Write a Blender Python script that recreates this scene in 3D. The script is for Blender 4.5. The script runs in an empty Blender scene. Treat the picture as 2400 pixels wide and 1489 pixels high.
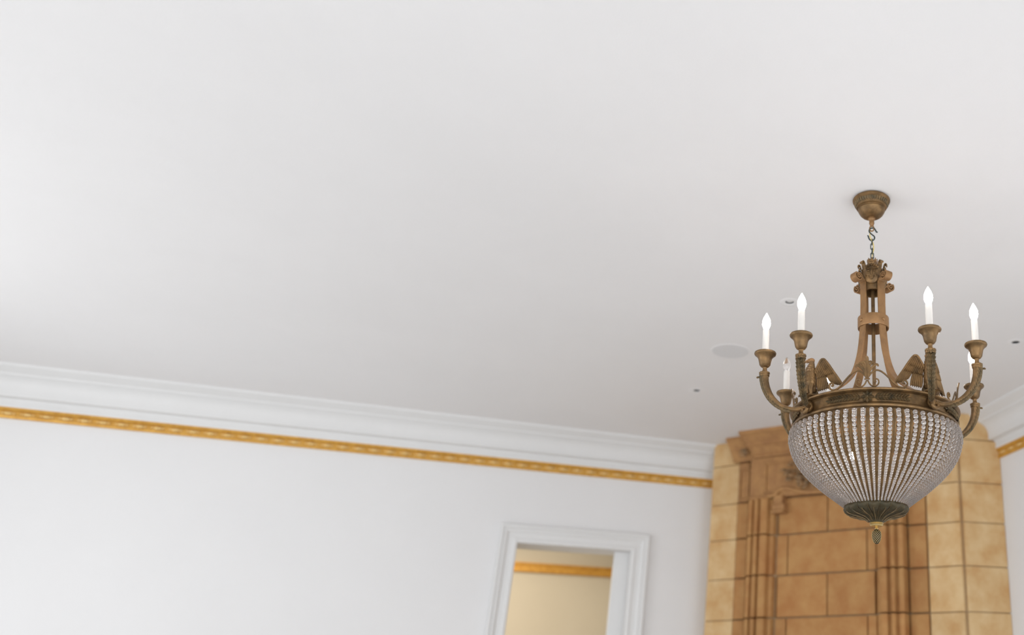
import bpy, math, random
from mathutils import Vector, Matrix

rnd = random.Random(7)
sc = bpy.context.scene
col = sc.collection
PI = math.pi

# ------------------------------------------------------------------ camera
# The lens is that of an upright photograph 993 px wide; the 2400 px frame reaches
# further left, which a lens shift takes care of.
F_PX, CX, CY = 2130.0, 1903.5, 744.5
PITCH, ROLL, YAW = math.radians(23.74), math.radians(0.80), math.radians(21.2)
EYE = Vector((0, 0, 1.6))
fw = Vector((math.sin(YAW) * math.cos(PITCH), math.cos(YAW) * math.cos(PITCH), math.sin(PITCH)))
r0 = Vector((math.cos(YAW), -math.sin(YAW), 0))
u0 = r0.cross(fw)
rt_ = r0 * math.cos(ROLL) + u0 * math.sin(ROLL)
up_ = -r0 * math.sin(ROLL) + u0 * math.cos(ROLL)
cam = bpy.data.cameras.new('camera')
cam_ob = bpy.data.objects.new('camera', cam)
col.objects.link(cam_ob)
cam.sensor_fit = 'HORIZONTAL'
cam.sensor_width = 36.0
cam.lens = F_PX / 2400 * 36
cam.shift_x = (1200 - CX) / 2400
cam.shift_y = -(744.5 - CY) / 2400
m = Matrix((rt_, up_, -fw)).transposed().to_4x4()
m.translation = EYE
cam_ob.matrix_world = m
cam.dof.use_dof = True
cam.dof.focus_distance = 3.62
cam.dof.aperture_fstop = 1.15
cam.clip_start = 0.05
sc.camera = cam_ob

# ------------------------------------------------------------------ world, daylight, exposure
w = bpy.data.worlds.new('world')
sc.world = w
w.use_nodes = True
w.node_tree.nodes['Background'].inputs[0].default_value = (0.86, 0.92, 1.0, 1)
w.node_tree.nodes['Background'].inputs[1].default_value = 1.0
sc.view_settings.view_transform = 'Standard'
sc.view_settings.look = 'None'
sc.view_settings.gamma = 1.0
sc.view_settings.use_curve_mapping = False
sc.view_settings.exposure = 0.0
sc.cycles.max_bounces = 9
sc.cycles.transmission_bounces = 7
sc.cycles.glossy_bounces = 3

H = 3.775                        # ceiling height
XL, XR, YF, YB = -4.6, 3.83, -2.8, 7.75
WIN_FRONT = [(-2.6, 1.5), (0.2, 1.5), (2.8, 1.5)]      # centre x, width, in the wall behind the camera
WIN_LEFT = [(-0.6, 1.5), (2.2, 1.5), (5.0, 1.5)]        # centre y, width, in the left wall
WIN_RIGHT_ADDED = [(-0.9, 1.5), (1.9, 1.5)]                  # centre y, width; unseen windows added in the right wall for evener light
WZ0, WZ1 = 0.55, 3.15


def daylight(name, loc, rot, sx, sy, power, color):
    l = bpy.data.lights.new(name, 'AREA')
    l.shape = 'RECTANGLE'
    l.size, l.size_y = sx, sy
    l.energy = power
    l.color = color
    o = bpy.data.objects.new(name, l)
    col.objects.link(o)
    o.location = loc
    o.rotation_euler = rot
    return o


DAY = (0.975, 0.997, 1.015)
for k, (x, ww) in enumerate(WIN_FRONT):
    daylight('daylight', (x, YF + 0.03, (WZ0 + WZ1) / 2), (PI / 2, 0, 0), ww, WZ1 - WZ0, 57, DAY)
for k, (y, ww) in enumerate(WIN_LEFT):
    daylight('daylight', (XL + 0.03, y, (WZ0 + WZ1) / 2), (PI / 2, 0, -PI / 2), ww, WZ1 - WZ0, (34, 34, 72)[k], DAY)


for k, (y, ww) in enumerate(WIN_RIGHT_ADDED):  # area lights of the added right-wall windows, lifting the far ceiling
    daylight('daylight', (XR - 0.03, y, (WZ0 + WZ1) / 2), (PI / 2, 0, PI / 2), ww, WZ1 - WZ0, 17, DAY)


# ------------------------------------------------------------------ materials
def mat(name, base=(0.8, 0.8, 0.8), rough=0.6, metal=0.0, var=0.0, vscale=8.0, alt=None, bump=0.0, bscale=60.0,
        objvar=0.0, emit=None, estr=0.0, spec=None, detail=4.0):
    mt = bpy.data.materials.new(name)
    mt.use_nodes = True
    nt = mt.node_tree
    b = nt.nodes['Principled BSDF']
    b.inputs['Roughness'].default_value = rough
    b.inputs['Metallic'].default_value = metal
    b.inputs['Base Color'].default_value = (*base, 1)
    if spec is not None:
        b.inputs['Specular IOR Level'].default_value = spec
    tc = nt.nodes.new('ShaderNodeTexCoord')
    if var > 0 or alt or objvar:
        no = nt.nodes.new('ShaderNodeTexNoise')
        no.inputs['Scale'].default_value = vscale
        no.inputs['Detail'].default_value = detail
        no.inputs['Roughness'].default_value = 0.6
        nt.links.new(tc.outputs['Object'], no.inputs['Vector'])
        rp = nt.nodes.new('ShaderNodeValToRGB')
        rp.color_ramp.elements[0].position = 0.36
        rp.color_ramp.elements[1].position = 0.66
        a = alt or tuple(c * (1 - var) for c in base)
        rp.color_ramp.elements[0].color = (*base, 1)
        rp.color_ramp.elements[1].color = (*a, 1)
        nt.links.new(no.outputs['Fac'], rp.inputs['Fac'])
        last = rp.outputs['Color']
        if objvar:
            oi = nt.nodes.new('ShaderNodeObjectInfo')
            mr = nt.nodes.new('ShaderNodeMapRange')
            mr.inputs['To Min'].default_value = 1 - objvar
            mr.inputs['To Max'].default_value = 1 + objvar
            nt.links.new(oi.outputs['Random'], mr.inputs['Value'])
            hs = nt.nodes.new('ShaderNodeHueSaturation')
            nt.links.new(mr.outputs['Result'], hs.inputs['Value'])
            nt.links.new(last, hs.inputs['Color'])
            last = hs.outputs['Color']
        nt.links.new(last, b.inputs['Base Color'])
    if bump > 0:
        n2 = nt.nodes.new('ShaderNodeTexNoise')
        n2.inputs['Scale'].default_value = bscale
        n2.inputs['Detail'].default_value = 3
        nt.links.new(tc.outputs['Object'], n2.inputs['Vector'])
        bp = nt.nodes.new('ShaderNodeBump')
        bp.inputs['Strength'].default_value = bump
        bp.inputs['Distance'].default_value = 0.004
        nt.links.new(n2.outputs['Fac'], bp.inputs['Height'])
        nt.links.new(bp.outputs['Normal'], b.inputs['Normal'])
    if emit:
        b.inputs['Emission Color'].default_value = (*emit, 1)
        b.inputs['Emission Strength'].default_value = estr
    return mt


MT = {}
MT['ceiling'] = mat('ceiling_paint', (0.82, 0.81, 0.808), 0.9, var=0.02, vscale=1.2, bump=0.08, bscale=140)
MT['wall'] = mat('wall_paint', (0.77, 0.765, 0.765), 0.75, var=0.015, vscale=1.5, bump=0.05, bscale=150)
MT['trim'] = mat('white_trim', (0.74, 0.738, 0.732), 0.5, var=0.02, vscale=3)
MT['gold'] = mat('gold_leaf', (0.68, 0.38, 0.075), 0.42, 0.3, alt=(0.55, 0.28, 0.045), vscale=25)
MT['gold_pale'] = mat('pale_gold', (0.86, 0.58, 0.22), 0.4, 0.3, var=0.2, vscale=30)  # paler gold of the rail bosses
MT['floor'] = mat('oak_floor', (0.62, 0.61, 0.60), 0.35, var=0.35, vscale=5, objvar=0.0)
MT['plank'] = mat('oak_plank', (0.72, 0.715, 0.715), 0.35, var=0.12, vscale=9, objvar=0.08)
MT['hall'] = mat('hall_paint', (0.66, 0.63, 0.56), 0.8, var=0.03, vscale=2)
MT['stone'] = mat('tan_limestone', (0.455, 0.245, 0.086), 0.8, alt=(0.375, 0.168, 0.052), vscale=7, objvar=0.07, bump=0.25, bscale=45, detail=7)
MT['buff'] = mat('buff_limestone', (0.66, 0.47, 0.245), 0.8, alt=(0.54, 0.315, 0.125), vscale=6, objvar=0.06, bump=0.3, bscale=35, detail=8)
MT['mortar'] = mat('mortar', (0.40, 0.28, 0.165), 0.95, var=0.2, vscale=20)
MT['carved'] = mat('carved_limestone', (0.44, 0.235, 0.088), 0.85, alt=(0.35, 0.175, 0.07), vscale=14, bump=0.2, bscale=50)
MT['soot'] = mat('weathered_stone', (0.20, 0.135, 0.075), 0.9, alt=(0.44, 0.25, 0.11), vscale=22)  # darker brown stone for the carving, mottled with tan by noise
MT['bronze'] = mat('antique_bronze', (0.235, 0.136, 0.054), 0.42, 0.62, alt=(0.105, 0.064, 0.028), vscale=24, bump=0.15, bscale=200, detail=6)
MT['bronze_warm'] = mat('warm_bronze', (0.295, 0.162, 0.066), 0.5, 0.5, alt=(0.205, 0.112, 0.047), vscale=16, bump=0.08, bscale=200, detail=6)
MT['patina'] = mat('dark_bronze', (0.195, 0.126, 0.056), 0.48, 0.55, alt=(0.075, 0.060, 0.034), vscale=40, bump=0.2, bscale=220)
MT['verdigris'] = mat('green_bronze', (0.065, 0.046, 0.018), 0.55, 0.3, alt=(0.040, 0.033, 0.014), vscale=45, bump=0.2, bscale=220)
MT['brass'] = mat('polished_brass', (0.62, 0.45, 0.19), 0.3, 0.85, var=0.2, vscale=30)
MT['iron'] = mat('blackened_iron', (0.055, 0.07, 0.062), 0.45, 0.5, var=0.3, vscale=40)
MT['wire'] = mat('yellow_wire', (0.72, 0.55, 0.16), 0.5, 0.0, var=0.1, vscale=30)
MT['sleeve'] = mat('candle_sleeve', (0.72, 0.69, 0.65), 0.6, var=0.03, vscale=20)


def bulb_mat(name, lo, hi):
    mt = mat(name, (0.4, 0.39, 0.38), 0.4, emit=(1.0, 0.90, 0.84), estr=lo)
    nt = mt.node_tree
    tc = nt.nodes.new('ShaderNodeTexCoord')
    sx = nt.nodes.new('ShaderNodeSeparateXYZ')
    mr = nt.nodes.new('ShaderNodeMapRange')
    mr.inputs['From Min'].default_value = 0.40
    mr.inputs['From Max'].default_value = 1.0
    mr.inputs['To Min'].default_value = lo
    mr.inputs['To Max'].default_value = hi
    nt.links.new(tc.outputs['Generated'], sx.inputs[0])
    nt.links.new(sx.outputs['Z'], mr.inputs['Value'])
    nt.links.new(mr.outputs[0], nt.nodes['Principled BSDF'].inputs['Emission Strength'])
    return mt


MT['bulb_lit'] = bulb_mat('lit_bulb', 60.0, 0.8)
MT['bulb_in'] = bulb_mat('basket_lamp', 60.0, 60.0)
MT['dark'] = mat('dark_recess', (0.02, 0.02, 0.02), 0.6, var=0.2, vscale=10)
MT['grille'] = mat('speaker_grille', (0.735, 0.735, 0.74), 0.75, var=0.04, vscale=60, bump=0.5, bscale=300)


def glass(name, mixw, color=(1, 1, 1)):
    mt = bpy.data.materials.new(name)
    mt.use_nodes = True
    nt = mt.node_tree
    for n in list(nt.nodes):
        nt.nodes.remove(n)
    out = nt.nodes.new('ShaderNodeOutputMaterial')
    g = nt.nodes.new('ShaderNodeBsdfGlass')
    g.inputs['IOR'].default_value = 1.5
    g.inputs['Roughness'].default_value = 0.03
    g.inputs['Color'].default_value = (*color, 1)
    d = nt.nodes.new('ShaderNodeBsdfDiffuse')
    d.inputs['Color'].default_value = (0.95, 0.88, 0.84, 1)
    tr = nt.nodes.new('ShaderNodeBsdfTranslucent')
    tr.inputs['Color'].default_value = (0.95, 0.88, 0.83, 1)
    m1 = nt.nodes.new('ShaderNodeMixShader')
    m1.inputs[0].default_value = 0.5
    m2 = nt.nodes.new('ShaderNodeMixShader')
    m2.inputs[0].default_value = mixw
    nt.links.new(d.outputs[0], m1.inputs[1])
    nt.links.new(tr.outputs[0], m1.inputs[2])
    nt.links.new(g.outputs[0], m2.inputs[1])
    nt.links.new(m1.outputs[0], m2.inputs[2])
    nt.links.new(m2.outputs[0], out.inputs[0])
    return mt


MT['bead'] = glass('cut_glass_bead', 0.15)
MT['clear'] = glass('clear_bulb_glass', 0.12)
MT['pane'] = glass('window_glass', 0.0)


# ------------------------------------------------------------------ mesh helper
class MB:
    def __init__(self):
        self.v, self.f = [], []

    def add(self, vs, fs):
        o = len(self.v)
        self.v += [tuple(p) for p in vs]
        self.f += [tuple(i + o for i in q) for q in fs]
        return self

    def box(self, x0, x1, y0, y1, z0, z1):
        vs = [(x, y, z) for z in (z0, z1) for y in (y0, y1) for x in (x0, x1)]
        return self.add(vs, [(0, 2, 3, 1), (4, 5, 7, 6), (0, 1, 5, 4), (2, 6, 7, 3), (0, 4, 6, 2), (1, 3, 7, 5)])

    def prism(self, poly, z0, z1, c=0.0):
        n = len(poly)
        if c > 0:
            ins = inset(poly, c)
            rings = [(ins, z0), (poly, z0 + c), (poly, z1 - c), (ins, z1)]
        else:
            rings = [(poly, z0), (poly, z1)]
        vs = [(p[0], p[1], z) for pl, z in rings for p in pl]
        fs = [tuple(reversed(range(n))), tuple(range((len(rings) - 1) * n, len(rings) * n))]
        for k in range(len(rings) - 1):
            for i in range(n):
                j = (i + 1) % n
                fs.append((k * n + i, k * n + j, (k + 1) * n + j, (k + 1) * n + i))
        return self.add(vs, fs)

    def lathe(self, prof, n=32, mod=None, cap=True, cx=0.0, cy=0.0):
        vs, fs = [], []
        for i, (r, z) in enumerate(prof):
            for k in range(n):
                a = 2 * PI * k / n
                rr, zz = mod(r, z, a, i) if mod else (r, z)
                vs.append((cx + rr * math.cos(a), cy + rr * math.sin(a), zz))
        for i in range(len(prof) - 1):
            for k in range(n):
                j = (k + 1) % n
                fs.append((i * n + k, (i + 1) * n + k, (i + 1) * n + j, i * n + j))
        if cap:
            if prof[0][0] > 1e-5:
                fs.append(tuple(range(n)))
            if prof[-1][0] > 1e-5:
                fs.append(tuple(reversed(range((len(prof) - 1) * n, len(prof) * n))))
        return self.add(vs, fs)

    def tube(self, pts, rad, n=10, flat=1.0, upv=None, closed=False, caps=True):
        pts = [Vector(p) for p in pts]
        N = len(pts)
        rad = rad if isinstance(rad, (list, tuple)) else [rad] * N
        vs, fs = [], []
        prev = Vector(upv) if upv else None
        for i, p in enumerate(pts):
            if closed:
                t = pts[(i + 1) % N] - pts[i - 1]
            else:
                t = pts[min(i + 1, N - 1)] - pts[max(i - 1, 0)]
            t.normalize()
            if prev is None:
                prev = Vector((0, 0, 1)) if abs(t.z) < 0.9 else Vector((1, 0, 0))
            a = prev - t * prev.dot(t)
            if a.length < 1e-6:
                a = t.orthogonal()
            a.normalize()
            b = t.cross(a)
            if not upv:
                prev = a
            for k in range(n):
                q = 2 * PI * k / n
                vs.append(p + a * (rad[i] * flat * math.cos(q)) + b * (rad[i] * math.sin(q)))
        rng = range(N) if closed else range(N - 1)
        for i in rng:
            i2 = (i + 1) % N
            for k in range(n):
                j = (k + 1) % n
                fs.append((i * n + k, i * n + j, i2 * n + j, i2 * n + k))
        if caps and not closed:
            fs.append(tuple(reversed(range(n))))
            fs.append(tuple(range((N - 1) * n, N * n)))
        return self.add(vs, fs)

    def ribbon(self, pts, wv, width, thick):
        """flat strap along pts; wv(i) = sideways direction"""
        pts = [Vector(p) for p in pts]
        N = len(pts)
        vs, fs = [], []
        for i, p in enumerate(pts):
            t = (pts[min(i + 1, N - 1)] - pts[max(i - 1, 0)]).normalized()
            s = Vector(wv).normalized()
            s = (s - t * s.dot(t)).normalized()
            nn = t.cross(s)
            wd = width[i] if isinstance(width, (list, tuple)) else width
            e = thick * 0.25
            for a, b in ((-.5, -.5), (.5, -.5), (.5, .5), (-.5, .5)):
                vs.append(p + s * (a * wd) + nn * (b * thick))
        for i in range(N - 1):
            for k in range(4):
                j = (k + 1) % 4
                fs.append((i * 4 + k, i * 4 + j, i * 4 + 4 + j, i * 4 + 4 + k))
        fs.append((3, 2, 1, 0))
        fs.append(tuple((N - 1) * 4 + k for k in range(4)))
        return self.add(vs, fs)

    def ball(self, c, r, n=12, m_=8, sq=(1, 1, 1)):
        vs = [(c[0], c[1], c[2] + r * sq[2])]
        for i in range(1, m_):
            a = PI * i / m_
            for k in range(n):
                q = 2 * PI * k / n
                vs.append((c[0] + r * sq[0] * math.sin(a) * math.cos(q), c[1] + r * sq[1] * math.sin(a) * math.sin(q),
                           c[2] + r * sq[2] * math.cos(a)))
        vs.append((c[0], c[1], c[2] - r * sq[2]))
        fs = []
        for k in range(n):
            fs.append((0, 1 + k, 1 + (k + 1) % n))
        for i in range(m_ - 2):
            for k in range(n):
                j = (k + 1) % n
                fs.append((1 + i * n + k, 1 + (i + 1) * n + k, 1 + (i + 1) * n + j, 1 + i * n + j))
        e = len(vs) - 1
        for k in range(n):
            fs.append((e, 1 + (m_ - 2) * n + (k + 1) % n, 1 + (m_ - 2) * n + k))
        return self.add(vs, fs)

    def leaf(self, base, tip, nrm, width, thick=0.002, bow=0.0, prof=None, ridge=0.5):
        """pointed leaf or feather: ridge along the middle, closed underside"""
        base, tip, nrm = Vector(base), Vector(tip), Vector(nrm).normalized()
        t = tip - base
        s = t.cross(nrm).normalized()
        prof = prof or [(0, .35), (.25, .85), (.5, 1), (.75, .8), (1, .06)]
        vs, fs = [], []
        for q, wd in prof:
            c = base + t * q + nrm * (bow * math.sin(PI * q))
            vs += [c - s * (width * wd / 2), c + nrm * (thick * (1 + ridge)), c + s * (width * wd / 2), c - nrm * thick * 0.6]
        N = len(prof)
        for i in range(N - 1):
            for k in range(4):
                j = (k + 1) % 4
                fs.append((i * 4 + k, i * 4 + j, i * 4 + 4 + j, i * 4 + 4 + k))
        fs.append((3, 2, 1, 0))
        fs.append(tuple((N - 1) * 4 + k for k in range(4)))
        return self.add(vs, fs)

    def mapv(self, fn):
        self.v = [tuple(fn(p)) for p in self.v]
        return self

    def mesh(self, name, material, smooth=None):
        me = bpy.data.meshes.new(name)
        me.from_pydata(self.v, [], self.f)
        import bmesh
        bm = bmesh.new()
        bm.from_mesh(me)
        bmesh.ops.recalc_face_normals(bm, faces=bm.faces)
        bm.to_mesh(me)
        bm.free()
        me.materials.append(material)
        if smooth:
            for p in me.polygons:
                p.use_smooth = True
            me.set_sharp_from_angle(angle=math.radians(smooth))
        return me

    def build(self, name, material, parent=None, smooth=None):
        return link(name, self.mesh(name, material, smooth), parent)


def link(name, me, parent=None):
    o = bpy.data.objects.new(name, me)
    col.objects.link(o)
    if parent:
        o.parent = parent
    return o


def inset(poly, c):
    n = len(poly)
    area = sum(poly[i][0] * poly[(i + 1) % n][1] - poly[(i + 1) % n][0] * poly[i][1] for i in range(n))
    sg = 1 if area > 0 else -1
    out = []
    for i in range(n):
        p0, p1, p2 = Vector(poly[i - 1][:2]), Vector(poly[i][:2]), Vector(poly[(i + 1) % n][:2])
        d1, d2 = (p1 - p0).normalized(), (p2 - p1).normalized()
        n1, n2 = Vector((-d1.y, d1.x)) * sg, Vector((-d2.y, d2.x)) * sg
        b = n1 + n2
        k = c / max(0.4, 1 + n1.dot(n2))
        out.append(tuple(p1 + b * k))
    return out


def empty(name, loc, rz=0.0, parent=None):
    o = bpy.data.objects.new(name, None)
    col.objects.link(o)
    o.location = loc
    o.rotation_euler = (0, 0, rz)
    o.empty_display_size = 0.1
    if parent:
        o.parent = parent
    return o


def tag(o, label, cat, group=None):
    o['label'] = label
    o['category'] = cat
    if group:
        o['group'] = group
    return o


def struct(o, label=None):
    o['kind'] = 'structure'
    if label:
        o['label'] = label
        o['category'] = o.name.split('_')[0]
    return o


# ------------------------------------------------------------------ room shell
LAMPS = [(1.59, 4.46), (1.50, 6.18), (3.11, 4.47)]


def grid_plate(xs, ys, z, holes):
    mb = MB()
    for i in range(len(xs) - 1):
        for j in range(len(ys) - 1):
            cx, cy = (xs[i] + xs[i + 1]) / 2, (ys[j] + ys[j + 1]) / 2
            if any(abs(cx - h[0]) < 0.02 and abs(cy - h[1]) < 0.02 for h in holes):
                continue
            mb.add([(xs[i], ys[j], z), (xs[i + 1], ys[j], z), (xs[i + 1], ys[j + 1], z), (xs[i], ys[j + 1], z)], [(0, 3, 2, 1)])
    return mb


hs = 0.031
xs = sorted([XL - .1, XR + .1] + [x + s * hs for x, y in LAMPS for s in (-1, 1)])
ys = sorted([YF - .1, YB + .1] + [y + s * hs for x, y in LAMPS for s in (-1, 1)])
cl = grid_plate(xs, ys, H, LAMPS)
cl.box(XL - .1, XR + .1, YF - .1, YB + .1, H + 0.25, H + 0.35)
struct(cl.build('ceiling', MT['ceiling']), 'smooth white plaster ceiling above the chandelier')

fl = MB().box(XL - .1, XR + .1, YF - .1, 12.0, -0.2, -0.02).build('floor', MT['floor'])
struct(fl, 'oak plank floor')
pl = MB().box(-1.2, 1.2, -0.0715, 0.0715, -0.02, 0.0).mesh('plank', MT['plank'])
n = 0
for j in range(72):
    y = YF + 0.075 + j * 0.1465
    if y > YB - 0.08:
        break
    for i in range(4):
        x = XL + 1.2 + i * 2.405 - (j % 3) * 0.8
        x0, x1 = max(XL, x - 1.2), min(XR, x + 1.2)
        if x1 - x0 < 0.2 or n >= 290:
            continue
        o = link('plank', pl, fl)
        o.location = ((x0 + x1) / 2, y, 0)
        o.scale = ((x1 - x0) / 2.4, 1, 1)
        n += 1

# back wall with a doorway
DX0, DX1, DZ = 0.50, 1.415, 2.848
wb = MB()
wb.box(XL - .25, DX0, YB, YB + .3, 0, H + .3).box(DX1, XR + .25, YB, YB + .3, 0, H + .3).box(DX0, DX1, YB, YB + .3, DZ, H + .3)
struct(wb.build('wall_back', MT['wall']), 'white plaster wall with the cased doorway beside the stone chimney breast')


def wall_with_windows(name, wins, axis, label):
    mb = MB()
    lo, hi = (XL, XR) if axis == 'x' else (YF, YB)
    edges = [lo]
    for c, ww in wins:
        edges += [c - ww / 2, c + ww / 2]
    edges.append(hi)

    def bx(a0, a1, z0, z1):
        if axis == 'y':
            mb.box(XL - .25, XL, a0, a1, z0, z1)
        elif axis == 'r':
            mb.box(XR, XR + .25, a0, a1, z0, z1)
        else:
            mb.box(a0, a1, YF - .25, YF, z0, z1)
    for k in range(0, len(edges), 2):
        bx(edges[k], edges[k + 1], 0, H + .3)
    for c, ww in wins:
        bx(c - ww / 2, c + ww / 2, 0, WZ0)
        bx(c - ww / 2, c + ww / 2, WZ1, H + .3)
    return struct(mb.build(name, MT['wall']), label)


wall_with_windows('wall_left', WIN_LEFT, 'y', 'white plaster wall pierced by tall sash windows along the long side')
wall_with_windows('wall_front', WIN_FRONT, 'x', 'white plaster wall pierced by tall sash windows opposite the chimney breast')
wall_with_windows('wall_right', WIN_RIGHT_ADDED, 'r', 'white plaster wall meeting the pale side of the chimney breast')
wn = 0
for axis, wins in (('y', WIN_LEFT), ('x', WIN_FRONT), ('r', WIN_RIGHT_ADDED)):
    for c, ww in wins:
        wn += 1
        fr = MB()
        a0, a1 = c - ww / 2, c + ww / 2
        t = 0.06

        def bb(mb, p0, p1, z0, z1, d0=-.16, d1=-.09):
            if axis == 'y':
                mb.box(XL + d0, XL + d1, p0, p1, z0, z1)
            elif axis == 'r':
                mb.box(XR - d1, XR - d0, p0, p1, z0, z1)
            else:
                mb.box(p0, p1, YF + d0, YF + d1, z0, z1)
        bb(fr, a0, a0 + t, WZ0, WZ1)
        bb(fr, a1 - t, a1, WZ0, WZ1)
        bb(fr, a0 + t, a1 - t, WZ0, WZ0 + t)
        bb(fr, a0 + t, a1 - t, WZ1 - t, WZ1)
        zm = (WZ0 + WZ1) / 2
        bb(fr, a0 + t, a1 - t, zm - .03, zm + .03)
        bb(fr, c - .015, c + .015, WZ0 + t, zm - .03)
        bb(fr, c - .015, c + .015, zm + .03, WZ1 - t)
        fo = struct(fr.build('window_%d' % wn, MT['trim']))
        for p0, p1 in ((a0 + t, c - .015), (c + .015, a1 - t)):
            for z0, z1 in ((WZ0 + t, zm - .03), (zm + .03, WZ1 - t)):
                pm = MB()
                bb(pm, p0, p1, z0, z1, -.128, -.122)
                pm.build('pane', MT['pane'], fo)

# crown cornice: (distance out of the wall, height) profile, run along the walls
CORN = [(0, 3.515), (0.030, 3.515), (0.034, 3.53), (0.030, 3.545), (0.036, 3.572), (0.050, 3.578), (0.085, 3.580), (0.088, 3.592),
        (0.086, 3.61), (0.090, 3.640), (0.100, 3.668), (0.118, 3.690), (0.146, 3.708), (0.160, 3.712), (0.164, 3.724),
        (0.195, 3.738), (0.215, 3.752), (0.228, 3.758), (0.232, H), (0, H)]


def run_profile(name, prof, wall, lo, hi, material, ends=(0, 0)):
    mb = MB()
    n = len(prof)
    vs = []
    for e, s in ((lo, ends[0]), (hi, ends[1])):
        for d, z in prof:
            q = e + s * d
            vs.append({'back': (q, YB - d, z), 'right': (XR - d, q, z), 'left': (XL + d, q, z), 'front': (q, YF + d, z)}[wall])
    fs = [tuple(range(n)), tuple(range(n, 2 * n))]
    for i in range(n):
        j = (i + 1) % n
        fs.append((i, j, n + j, n + i))
    mb.add(vs, fs)
    return mb.build(name, material, smooth=30)


CB_L, CB_R = 2.12, 5.83          # where cornice and rail die into the chimney breast
struct(run_profile('trim_1', CORN, 'back', XL, 2.30, MT['trim'], (1, 0)), 'white crown cornice along the doorway wall')
struct(run_profile('trim_2', CORN, 'right', YF, 5.90, MT['trim'], (1, 0)), 'white crown cornice on the wall at the pale chimney side')
struct(run_profile('trim_3', CORN, 'left', YF, YB, MT['trim'], (1, -1)), 'white crown cornice above the long row of windows')
struct(run_profile('trim_4', CORN, 'front', XL, XR, MT['trim'], (1, -1)), 'white crown cornice opposite the chimney breast')
RAIL = [(0, 3.440), (0.014, 3.440), (0.020, 3.448), (0.022, 3.456), (0.014, 3.460), (0.013, 3.488), (0.022, 3.493), (0.030, 3.502),
        (0.030, 3.515), (0, 3.515)]
orn = MB().ball((0, 0, 0), 1, 12, 8, (0.030, 0.012, 0.013))
for s in (-1, 1):
    orn.ball((s * 0.034, 0, 0), 1, 8, 6, (0.010, 0.008, 0.007))
orn_me = orn.mesh('ornament', MT['gold_pale'], 40)
for k, (wl, lo, hi, en) in enumerate((('back', XL, 2.11, (1, 0)), ('right', YF, 5.86, (1, 0)), ('left', YF, YB, (1, -1)), ('front', XL, XR, (1, -1)))):
    lab = ['gilded picture rail with leaf bosses on the doorway wall', 'gilded picture rail with leaf bosses on the wall at the pale chimney side',
           'gilded picture rail above the long row of windows', 'gilded picture rail opposite the chimney breast'][k]
    o = struct(run_profile('trim_%d' % (5 + k), RAIL, wl, lo, hi, MT['gold'], en), lab)
    if wl in ('back', 'right'):
        q = hi - 0.09
        while q > lo + 0.06:
            b = link('ornament', orn_me, o)
            if wl == 'back':
                b.location = (q, YB - 0.016, 3.474)
            else:
                b.location = (XR - 0.016, q, 3.474)
                b.rotation_euler = (0, 0, PI / 2)
            q -= 0.112

# baseboards
for k, (nm, bxs) in enumerate((('baseboard_back', [(XL, DX0 - .142, YB - .02, YB), (DX1 + .142, 2.08, YB - .02, YB)]),
                               ('baseboard_right', [(XR - .02, XR, YF, 5.80)]), ('baseboard_left', [(XL, XL + .02, YF, YB - .02)]),
                               ('baseboard_front', [(XL + .02, XR - .02, YF, YF + .02)]))):
    mb = MB()
    for a in bxs:
        mb.box(a[0], a[1], a[2], a[3], 0, 0.2)
    struct(mb.build(nm, MT['trim']))

# doorway casing: door_1
dr = empty('door_1', ((DX0 + DX1) / 2, YB, 0))
struct(dr, 'white moulded door casing opening to a cream hall')
dc = (DX0 + DX1) / 2


def casing_run(x_in, sgn, name):
    mb = MB()
    prof = [(0, 0), (0, -.016), (.012, -.024), (.030, -.024), (.036, -.018), (.075, -.018), (.082, -.026), (.098, -.034), (.112, -.030),
            (.120, -.040), (.138, -.040), (.142, -.030), (.142, 0)]
    return prof


PR = casing_run(0, 1, '')
for sgn, xi in ((1, DX1), (-1, DX0)):
    n = len(PR)
    vs = [(xi + sgn * a - dc, b, 0.0) for a, b in PR] + [(xi + sgn * a - dc, b, DZ + a) for a, b in PR]
    fs = [tuple(range(n)), tuple(range(n, 2 * n))] + [(i, (i + 1) % n, n + (i + 1) % n, n + i) for i in range(n)]
    MB().add(vs, fs).build('side_casing', MT['trim'], dr)
n = len(PR)
vs = [(DX0 - a - dc, b, DZ + a) for a, b in PR] + [(DX1 + a - dc, b, DZ + a) for a, b in PR]
fs = [tuple(range(n)), tuple(range(n, 2 * n))] + [(i, (i + 1) % n, n + (i + 1) % n, n + i) for i in range(n)]
MB().add(vs, fs).build('head_casing', MT['trim'], dr)
MB().box(1.296 - dc, 1.70 - dc, 0.10, 0.145, 0.01, DZ + .03).build('sliding_leaf', MT['trim'], dr)
ho = MB()
ho.lathe([(0, 0), (.022, 0), (.024, .004), (.015, .006), (.014, .003), (0, .003)], 16)
ho.mapv(lambda p: (1.325 - dc + p[0], 0.10 - p[2], 1.05 + p[1]))
ho.build('finger_pull', MT['brass'], dr, 40)

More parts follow.
